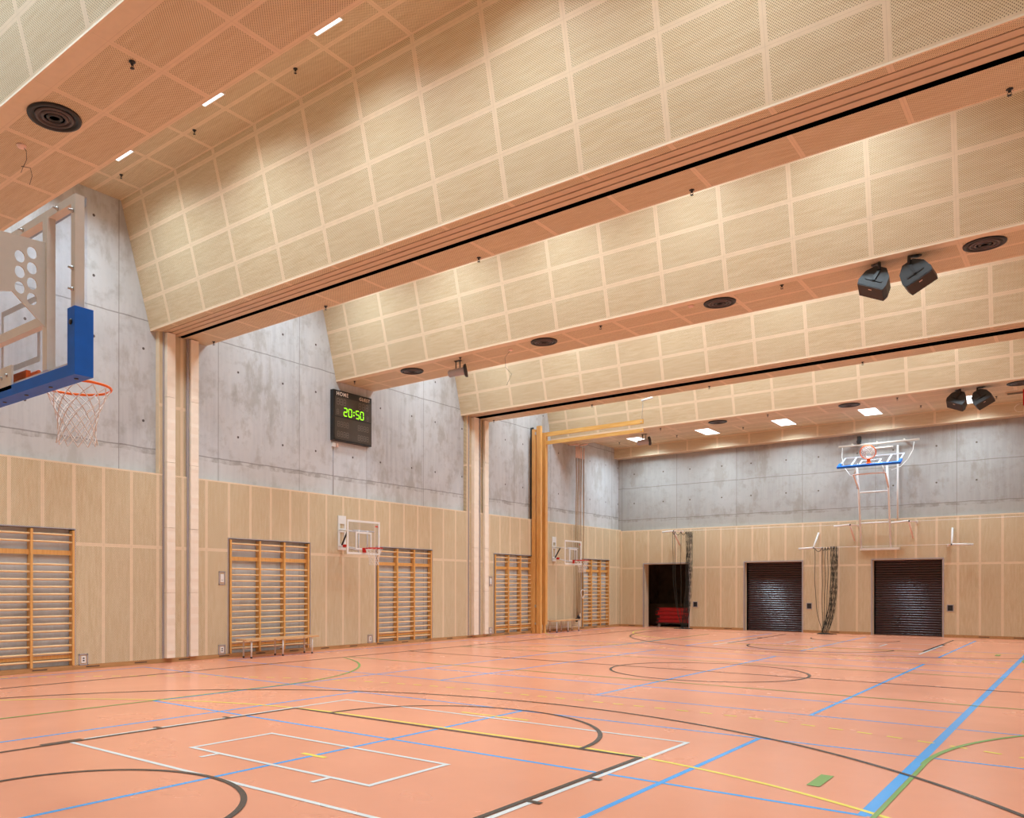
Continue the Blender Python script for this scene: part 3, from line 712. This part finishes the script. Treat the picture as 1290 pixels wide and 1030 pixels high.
def text(s, name, parent, loc, size, mat):
    cu = bpy.data.curves.new(name, 'FONT'); cu.body = s; cu.size = size; cu.extrude = .002; cu.offset = .0015; cu.space_character = 1.2
    tmp = bpy.data.objects.new(name, cu); COL.objects.link(tmp); bpy.context.view_layer.update()
    me = bpy.data.meshes.new_from_object(tmp.evaluated_get(bpy.context.evaluated_depsgraph_get())); bpy.data.objects.remove(tmp)
    me.materials.clear(); me.materials.append(MAT[mat]); o_ = bpy.data.objects.new(name, me); COL.objects.link(o_)
    o_.parent = parent; o_.matrix_local = Matrix.Translation(Vector(loc)-WL[parent.name]) @ Matrix(((0, 0, 1, 0), (1, 0, 0, 0), (0, 1, 0, 0), (0, 0, 0, 1)))
    return o_
text('HOME', 'home_lettering', t, (SX+.003, sy0+.10, 6.585), .14, 'letters')
text('GUEST', 'guest_lettering', t, (SX+.003, sy0+.95, 6.585), .12, 'letters')
t2 = thing('junction_box', 'small white junction box under the scoreboard with a cable down the concrete', 'junction box', (CX, 14.80, 5.30))
MB((CX, 14.80, 5.30)).box((CX, 14.70, 5.25), (CX+.06, 14.80, 5.35), 'white').build('box', t2, bevel=.004)
MB((CX, 14.80, 5.30)).box((CX, 14.84, 5.26), (CX+.05, 14.91, 5.35), 'pink').build('plug', t2, bevel=.004)
MB((CX, 14.80, 5.30)).tube([(CX+.015, 14.76, 5.25), (CX+.015, 14.76, 4.0)], .008, 'grey_metal', 6).build('cable', t2)

# ---- tall wooden apparatus with two swing-out bars
t = thing('climbing_apparatus', 'tall honey wooden posts with two long bars swung out high over the hall', 'climbing apparatus', (.2, 24.5, 0)); o = (.2, 24.5, 0)
MB(o).box((.04, 24.20, 0), (.16, 24.30, 7.1), 'honey').build('post', t, bevel=.01)
MB(o).box((.20, 24.24, 0), (.36, 24.36, 7.2), 'honey').build('post', t, bevel=.01)
MB(o).box((.26, 24.52, .30), (.40, 24.66, 7.0), 'honey').build('post', t, bevel=.01)
MB(o).box((.28, 24.54, 0), (.36, 24.62, .30), 'honey').build('foot', t)
MB(o).box((.34, 24.53, 6.86), (3.98, 24.60, 7.0), 'honey_h').build('bar', t, bevel=.012)
MB(o).box((.34, 24.53, 6.58), (3.98, 24.60, 6.70), 'honey_h').build('bar', t, bevel=.012)
for z in (6.92, 6.64): MB(o).tube([(3.93, 24.50, z), (3.93, 24.63, z)], .018, 'steel').build('end_bolt', t)
for z0, z1 in ((6.9, 7.0), (.9, 1.0), (.3, .38)): MB(o).box((.16, 24.20, z0), (.20, 24.3, z1), 'steel').build('fitting', t)
MB(o).tube([(3.93, 24.565, 7.0), (3.98, 24.55, 7.56)], .008, 'steel', 6).build('suspension_cable', t)
MB(o).tube([(3.95, 24.5, 7.58), (4.32, 24.5, 7.63)], .035, 'white', 12).tube([(4.2, 24.55, 7.63), (4.2, 24.62, ZC-.0)], .012, 'steel', 6).build('ceiling_pulley', t)
MB(o).box((CX, 24.36, 4.0), (.0, 24.40, 7.2), 'dark_grey').build('recess_shade_strip', t)  # dark grey strip stands in for the shade of a wall recess beside the posts
# ---- climbing ropes
t = thing('rope_track', 'pale steel track high on the left wall carrying the climbing ropes', 'rope track', (.2, 27.1, 6.9)); o = (.2, 27.1, 6.9)
MB(o).tube([(CX, 27.05, 6.98), (.30, 27.05, 6.93)], .04, 'pink', 10).tube([(.16, 27.3, 6.93), (.55, 27.3, 6.96)], .03, 'pink', 10).build('bracket', t)
MB(o).tube([(.5, 27.2, 6.97), (3.2, 27.25, 7.2), (9.0, 27.3, 7.30)], .012, 'grey_metal', 6).build('cable', t)
for i, (y, x, zb, yb, xb) in enumerate([(27.06, .20, .45, 27.22, .14), (27.17, .21, .55, 27.30, .15), (27.28, .22, .50, 27.38, .16), (27.40, .23, .62, 27.46, .17), (27.56, .25, 1.30, 27.62, .20)]):
    P_ = ['leftmost', 'second from left', 'middle', 'fourth from left', 'rightmost']
    t = thing('climbing_rope', 'brown climbing rope beside the far wall bars, %s of the five' % P_[i], 'climbing rope', (x, y, 6.9), 'climbing ropes'); o = (x, y, 6.9)
    pts = []
    for j in range(21):
        s = j/20; z = 6.45+(zb-6.45)*s; k = 1 if s < .72 else 1
        pts.append((x+(xb-x)*s+.012*math.sin(s*9+i), y+(yb-y)*s**2+.012*math.sin(s*11), z))
    MB(o).tube(pts, .019, 'rope', 8).build('rope', t)
    MB(o).tube([(x, y, 6.88), (x, y, 6.45)], .026, 'pink', 8).build('sleeve', t)
    if i < 3: MB(o).lathe((xb, yb, zb-.12), [(.02, .14), (.045, .10), (.045, 0), (.03, -.02)], 'black', 14).build('end_cap', t)
    if i == 4: MB(o).tube([(xb+.05+.02*math.sin(a*2), yb-.14+.13*math.cos(a), 1.35+.16*math.sin(a)) for a in [k*.35 for k in range(20)]], .014, 'net_white', 6).build('coil', t)

# ================================================================== BACK WALL THINGS
# folded hoop
t = thing('folding_hoop', 'basketball backboard with blue edge and orange rim folded up against the far concrete wall', 'basketball hoop', (9.41, YB, 2.92)); o = (9.41, YB, 2.92)
XA, XB = 8.97, 9.86
def TB(n, pts, r, mt='cream_paint', k=8): return MB(o).tube(pts, r, mt, k).build(n, t)
for x in (XA, XB): TB('upright', [(x, YB-.06, 2.95), (x, YB-.45, 4.9), (x, YB-.72, 5.62)], .034, 'white')
for z, d in ((3.80, .23), (4.83, .43)): TB('rung', [(XA, YB-d, z), (XB, YB-d, z)], .028, 'white')
MB(o).box((8.93, YB-.10, 2.88), (10.13, YB-.002, 2.96), 'cream_paint').build('wall_rail', t)
for x in (XA, XB): TB('link_arm', [(x, YB-.47, 4.94), (x+.02*(-1 if x < 9.4 else 1), YB-1.15, 5.36)], .026, 'orange_steel' if 0 else 'pink'); TB('brace', [(x, YB-1.15, 5.36), (x+.1*(1 if x < 9.4 else -1), YB-1.10, 5.72)], .018, 'cream_paint')
TB('cross_tube', [(XA-.02, YB-1.15, 5.36), (XB+.02, YB-1.15, 5.36)], .024, 'pink')
b0 = Vector((9.41, YB-1.28, 5.63)); dn = Vector((0, .910, .413)).normalized(); nn = Vector((0, -.413, .910)).normalized(); rx = Vector((1, 0, 0))
def bb(u0_, u1_, v0, v1, w0, w1, mt, mb):
    c_ = b0+rx*(u0_+u1_)/2+dn*(v0+v1)/2+nn*(w0+w1)/2; mb.obox(c_, rx*(u1_-u0_)/2, dn*(v1-v0)/2, nn*(w1-w0)/2, mt); return mb
m = MB(o); bb(-.9, .9, 0, .05, -.03, 0, 'white', m); bb(-.9, .9, 1.0, 1.05, -.03, 0, 'white', m)
for u in (-.9, -.55, .50, .85): bb(u, u+.05, .05, 1.0, -.03, 0, 'white', m)
bb(-.30, .30, .15, .19, -.01, .001, 'white', m); bb(-.30, .30, .56, .60, -.01, .001, 'white', m); bb(-.30, -.26, .19, .56, -.01, .001, 'white', m); bb(.26, .30, .19, .56, -.01, .001, 'white', m)
m.build('board_frame', t)
m = MB(o); bb(-.9, .9, .0, 1.05, .001, .012, 'glass', m); m.build('pane', t)
m = MB(o); bb(-.93, .93, -.04, .05, -.04, .03, 'blue', m); bb(-.93, -.85, .05, .33, -.04, .03, 'blue', m); bb(.85, .93, .05, .33, -.04, .03, 'blue', m); m.build('edge_pad', t, bevel=.012)
rc = b0+dn*.15+nn*.385
m = MB(o); m.tube([rc+.23*(math.cos(a)*rx+math.sin(a)*nn) for a in [2*math.pi*i/36 for i in range(36)]], .016, 'orange', 8, closed=True)
m.obox(b0+dn*.12+nn*.03, rx*.06, dn*.08, nn*.02, 'orange'); m.obox(b0+dn*.15+nn*.10, rx*.05, dn*.01, nn*.06, 'orange'); m.build('rim', t)
m = MB(o); rows = 6; cell = 12                                      # slack net, collapsed inside the upturned ring
for k in range(cell):
    for sg in (1, -1):
        pts = []
        for j in range(rows+1):
            s = j/rows; an = 2*math.pi*(k+sg*j*.5)/cell; r = .22*(1-s)+.085*s; p = rc+r*(math.cos(an)*rx+math.sin(an)*nn)+dn*(.16*s)+Vector((0, 0, -.16*s*s)); pts.append(p)
        m.tube(pts, .0095, 'net_white', 5, cap=False)
m.build('net', t)
TB('top_rail', [(8.28, YB-.13, 6.49), (10.70, YB-.13, 6.49)], .035, 'cream_paint', 10)
TB('drive_rail', [(9.35, YB-.22, 6.32), (9.95, YB-.22, 6.32)], .028, 'cream_paint', 8)
for x in (8.70, 9.45, 10.25): MB(o).box((x-.02, YB-.15, 6.50), (x+.02, YB+.119, 6.56), 'cream_paint').build('wall_clamp', t)
MB(o).box((8.87, YB-.22, 6.52), (8.97, YB-.04, 6.78), 'black').lathe((8.92, YB-.2, 6.60), [(.07, 0), (.07, -.06)], 'black', 14, (0, -1, 0)).build('motor', t)
TB('drop_tube', [(10.06, YB-.05, 6.38), (10.06, YB-.05, 3.90)], .028, 'white')
def droop(a, b, sag, n=14):
    a, b = Vector(a), Vector(b); return [a.lerp(b, i/n)+Vector((0, 0, -sag*4*(i/n)*(1-i/n))) for i in range(n+1)]
TB('hanging_cable', [(8.40, YB-.15, 6.45), (8.42, YB-.3, 6.1), (8.55, YB-.6, 5.72), (8.8, YB-.9, 5.38), (8.95, YB-1.1, 5.32)], .010, 'white', 6)
TB('hanging_cable', [(10.55, YB-.15, 6.42), (10.52, YB-.2, 6.15), (10.38, YB-.25, 5.85), (10.20, YB-.35, 5.62), (9.95, YB-.5, 5.50)], .010, 'white', 6)
# net brackets
def bracket(x, z, sx, up, label, full=True):
    """triangular outrigger; joint stands .6 m off the wall"""
    t = thing('net_bracket', label, 'net bracket', (x, YB, z)); o = (x, YB, z); J = (x+.02*sx, YB-.55, z)
    TB2 = lambda n, p, r=.02, mt='bracket': MB(o).tube(p, r, mt, 8).build(n, t)
    TB2('outer_arm', [(x-sx*.52, YB-.30, z-.01), J], .036); 
    TB2('diagonal_arm', [J, (x+sx*.06, YB-.02, z+(.55 if up else -.52))], .030, 'bracket' if up else 'pink')
    TB2('wall_arm', [J, (x+sx*.18, YB-.02, z+.0)], .018, 'pink')
    MB(o).box((x+sx*.18-.03, YB-.03, z-.05), (x+sx*.18+.03, YB-.001, z+.05), 'cream_paint').build('foot_plate', t)
    MB(o).box((J[0]-.025, J[1]-.02, z-.025), (J[0]+.025, J[1]+.03, z+.025), 'dark_grey').build('joint', t)
bracket(7.55, 2.99, 1, True, 'white net bracket on the far wall holding the net between the roller shutters')
bracket(8.70, 3.74, 1, False, 'white net bracket on the far wall just left of the folded hoop frame, upper one')
bracket(10.44, 3.78, 1, False, 'white net bracket on the far wall just right of the folded hoop frame, upper one')
bracket(11.66, 2.98, -1, True, 'white net bracket above the wall right of the right-hand roller shutter')
bracket(2.50, 3.80, 1, False, 'white net bracket above the open storeroom doorway')
def wire(a, b, l): tag(MB(a).tube([a, b], .006, 'bracket', 5).build('net_wire'), l, 'wire')
wire((7.57, YB-.55, 2.995), (11.64, YB-.55, 2.985), 'thin taut wire across the far wall below the folded hoop')
wire((2.52, YB-.55, 3.80), (8.68, YB-.55, 3.75), 'thin taut wire near the top of the far wall panelling, left stretch')
wire((10.44, YB-.55, 3.77), (18.0, YB-.55, 3.77), 'thin taut wire near the top of the far wall panelling, right stretch')
# gathered nets
def bunch_net(xs, xe, ztop, ybase, base, label, loose, seed):
    rnd = random.Random(seed); Y0 = YB-.55; t = thing('protective_net', label, 'net', (base[0], base[1], 0)); o = (base[0], base[1], 0)
    m = MB(o); cols = 22
    strands = []
    for i in range(cols):
        x = xs+(xe-xs)*i/(cols-1); pts = []; ph = rnd.random()*6
        for j in range(15):
            s = j/14; z = ztop*(1-s)+.06*s
            k = s**4
            px = x*(1-k)+(base[0]+(i/cols-.5)*.25)*k+.012*math.sin(s*18+ph); py = Y0*(1-k)+base[1]*k+.06*math.sin(i*1.3)*(1-k)+.01*math.sin(s*25+ph*2)
            pts.append(Vector((px, py, z)))
        strands.append(pts); m.tube(pts, .0045, 'net_dark', 4, cap=False)
    for a, b in zip(strands, strands[1:]):                      # diagonal mesh cords
        for j in range(13):
            if rnd.random() < .9: m.tube([a[j], b[j+1]], .003, 'net_dark', 3, cap=False)
            if rnd.random() < .9: m.tube([b[j], a[j+1]], .003, 'net_dark', 3, cap=False)
    m.build('bundle', t)
    m = MB(o)
    for x, zt in loose:
        pts = [Vector((x*(1-s**4)+(base[0]-.05)*s**4+.01*math.sin(s*15+x*9), Y0*(1-s**3)+base[1]*s**3, zt*(1-s)+.05*s)) for s in [j/16 for j in range(17)]]
        m.tube(pts, .009, 'net_dark', 5)
    if loose:
        top = sorted(loose)+[((xs), ztop)]
        for (xa, za), (xb, zb) in zip(top, top[1:]): m.tube(droop((xa, Y0, za), (xb, Y0, zb), .10+.25*abs(xb-xa)*.5), .010, 'net_dark', 5)
    m.build('loose_cords', t)
    m = MB(o)
    for j in range(40):
        a = rnd.random()*6.28; r = rnd.random()**.5; c0 = Vector((base[0]+r*.30*math.cos(a), base[1]+r*.14*math.sin(a), .012)); d = Vector((math.cos(a*3), math.sin(a*3)*.5, 0))*.09
        m.tube([c0-d, c0+Vector((0, 0, .035*(1-r)+.008)), c0+d], .010, 'net_dark', 4)
    m.build('pooled_hem', t)
bunch_net(8.12, 8.34, 3.02, 0, (7.98, 30.35), 'dark net hanging gathered between the two roller shutters', [(7.62, 2.98), (7.86, 3.0), (7.95, 3.0), (8.04, 3.02)], 3)
bunch_net(3.02, 3.26, 3.75, 0, (2.90, 30.62), 'dark net hanging gathered at the right side of the open storeroom doorway', [(2.50, 3.78), (2.58, 3.78), (2.82, 3.76)], 5)
# mats on a trolley in the storeroom
t = thing('mat_trolley', 'low black trolley under the stack of red mats in the storeroom', 'trolley', (2.05, 32.3, 0)); o = (2.05, 32.3, 0)
MB(o).box((1.20, 31.85, .12), (2.90, 32.85, .17), 'black').build('deck', t)
for x in (1.35, 2.75):
    for y in (31.95, 32.75): MB(o).lathe((x, y-.02, .06), [(.06, 0), (.06, .04)], 'grey_metal', 14, (0, 1, 0)).build('wheel', t)
    
for i in range(4):
    z = .17+i*.155; dx = [0, .05, -.04, .03][i]
    pos = ['bottom', 'second lowest', 'second highest', 'top'][i]
    t = thing('gym_mat', 'red gym mat with black corners in the storeroom, %s of the stack' % pos, 'gym mat', (2.05+dx, 32.3, z), 'red mats stacked on the trolley'); o = (2.05+dx, 32.3, z)
    MB(o).box((1.25+dx, 31.88, z+.002), (2.85+dx, 32.82, z+.140), 'mat_red').build('pad', t, bevel=.045)
    for xx in (1.25, 2.75): MB(o).box((xx+dx-.004, 31.875, z+.03), (xx+.10+dx+.004, 31.97, z+.125), 'black').build('corner', t, bevel=.01)
tag(MB((.80, 32.0, 0)).box((.77, 31.97, 0), (.83, 32.03, .60), 'mat_red').box((.70, 31.90, 0), (.90, 32.10, .03), 'black').build('post_stand'), 'thin red upright post just inside the storeroom doorway', 'post')

# ================================================================== NEAR BACKBOARD
RX, RY, RZ_ = 9.41, 2.94, 3.05
gy = 2.53
t = thing('ceiling_hoop', 'near basketball backboard seen from behind with blue padding and orange rim', 'basketball hoop', (RX, gy, ZS)); o = (RX, gy, 3.4)
WL[t.name] = Vector((RX, gy, ZS))
m = MB(o); ft = .05
X0, X1, Z0, Z1 = RX-.91, RX+.91, 2.93, 4.0
m.box((X0, gy-.075, Z0), (X1, gy-.015, Z0+ft), 'cream_paint').box((X0, gy-.075, Z1-ft), (X1, gy-.015, Z1), 'cream_paint').box((X0, gy-.075, Z0+ft), (X0+ft, gy-.015, Z1-ft), 'cream_paint').box((X1-ft, gy-.075, Z0+ft), (X1, gy-.015, Z1-ft), 'cream_paint')
m.build('frame', t, bevel=.004)
for x in (RX-.54, RX+.54): MB(o).box((x-.03, gy-.085, Z0+ft), (x+.03, gy-.03, Z1-ft), 'cream_paint').build('strut', t, bevel=.003)
MB(o).box((RX-.51, gy-.080, 3.28), (RX+.51, gy-.03, 3.34), 'cream_paint').build('cross_rail', t)
MB(o).box((X0, gy-.012, Z0), (X1+.004, gy, Z1+.0), 'glass').build('pane', t)
m = MB(o)                                                         # painted aiming lines on the glass front
for a in ((RX-.90, gy+.001, Z0, RX+.90, gy+.002, Z0+.05), (RX-.90, gy+.001, Z1-.05, RX+.90, gy+.002, Z1), (RX-.295, gy+.001, 3.10, RX+.295, gy+.002, 3.14), (RX-.295, gy+.001, 3.51, RX+.295, gy+.002, 3.55), (RX-.295, gy+.001, 3.14, RX-.255, gy+.002, 3.51), (RX+.255, gy+.001, 3.14, RX+.295, gy+.002, 3.51)):
    m.box((a[0], a[1], a[2]), (a[3], a[4], a[5]), 'white')
m.build('board_marking', t)
p = MB(o); p.box((X0-.045, gy-.10, 2.885), (X1+.045, gy+.02, 2.955), 'blue').box((X1-.045, gy-.10, 2.955), (X1+.045, gy+.02, 3.30), 'blue').box((X0-.045, gy-.10, 2.955), (X0+.045, gy+.02, 3.30), 'blue')
pd = p.build('edge_pad', t, bevel=.008)
m = MB(o); m.lathe((X1+.0, gy-.10, 3.21), [(.018, 0), (.018, .006), (.006, .008)], 'black', 16, (0, -1, 0))
for x in (X1-.05, X1-.38, X1-.72, X1-1.05, X1-1.40): m.lathe((x, gy-.04, 2.884), [(.014, 0), (.012, .004)], 'dark_grey', 12, (0, 0, -1))
m.build('screw', pd)
m = MB(o)
for x, z in ((X1-.22, Z1-.03), (X1-.70, Z1-.03), (X1-.025, 3.90), (X1-.025, 3.55), (X1-.025, 3.42)): m.lathe((x, gy-.075, z), [(.012, 0), (.012, .01), (.007, .012), (.007, .03)], 'steel', 10, (0, -1, 0))
m.build('bolt', t)
MB(o).box((9.28, gy-.10, 2.93), (9.51, gy-.086, 3.09), 'cream_paint').lathe((9.44, gy-.10, 3.03), [(.012, 0), (.012, .012)], 'steel', 10, (0, -1, 0)).lathe((9.36, gy-.10, 3.02), [(.012, 0), (.012, .012)], 'steel', 10, (0, -1, 0)).build('rim_mount', t)
def plate(x):
    """side plate in the YZ plane with round holes"""
    import bmesh
    m = bmesh.new(); th = .005
    out = [(gy-.085, 3.255), (gy-.085, 3.795), (gy-.75, 3.755), (gy-.75, 3.39), (gy-.36, 3.41), (gy-.29, 3.428)]
    import mathutils
    from mathutils.geometry import delaunay_2d_cdt
    loops = [out]; 
    for j in range(4):
        for i in range(2):
            cy, cz = gy-.167-.075*i, 3.703-.097*j-.045*i
            if i == 1 and j == 3: continue
            loops.append([(cy+.032*math.cos(a), cz+.038*math.sin(a)) for a in [2*math.pi*k/20 for k in range(20)]])
    vs, es = [], []
    for lp in loops:
        i0 = len(vs); vs += [Vector(q) for q in lp]; es += [(i0+k, i0+(k+1) % len(lp)) for k in range(len(lp))]
    v2, e2, f2, _, _, _ = delaunay_2d_cdt(vs, es, [], 2, 1e-5)
    def inside(c, lp):
        r = False; n = len(lp)
        for k in range(n):
            (x1, y1), (x2, y2) = lp[k], lp[(k+1) % n]
            if (y1 > c[1]) != (y2 > c[1]) and c[0] < (x2-x1)*(c[1]-y1)/(y2-y1)+x1: r = not r
        return r
    mb = MB(o)
    for fc in f2:
        cc = sum((v2[k] for k in fc), Vector((0, 0)))/len(fc)
        if not inside(cc, out) or any(inside(cc, h) for h in loops[1:]): continue
        mb.poly([(x+th, v2[k].x, v2[k].y) for k in fc], 'cream_paint'); mb.poly([(x-th, v2[k].x, v2[k].y) for k in fc][::-1], 'cream_paint')
    for lp in loops:
        n = len(lp)
        for k in range(n):
            a, b = lp[k], lp[(k+1) % n]; mb.poly([(x-th, *a), (x-th, *b), (x+th, *b), (x+th, *a)], 'cream_paint')
    return mb.build('side_plate', t)
for x in (RX-.54, RX+.54):
    plate(x)
    MB(o).tube([(x, gy-.70, 3.80), (x, gy-1.0, ZC-.02)], .03, 'cream_paint', 10).build('mast', t)
MB(o).tube([(RX-.54, gy-.70, 3.80), (RX+.54, gy-.70, 3.80)], .03, 'cream_paint', 10).build('cross_tube', t)
m = MB(o); m.box((RX-.12, gy-.012, RZ_-.10), (RX+.12, gy+.02, RZ_+.02), 'orange').box((RX-.06, gy+.02, RZ_-.02), (RX+.06, gy+.17, RZ_), 'orange').tube([(RX-.22, gy+.03, RZ_-.0), (RX+.22, gy+.03, RZ_)], .012, 'orange', 8)
m.tube([(RX+.232*math.cos(a), RY+.232*math.sin(a), RZ_) for a in [2*math.pi*i/48 for i in range(48)]], .0095, 'orange', 10, closed=True); m.build('rim', t)
net(MB(o), (RX, RY, RZ_-.012), .225, .13, .40, cell=12, rows=8, rr=.0042).build('net', t)
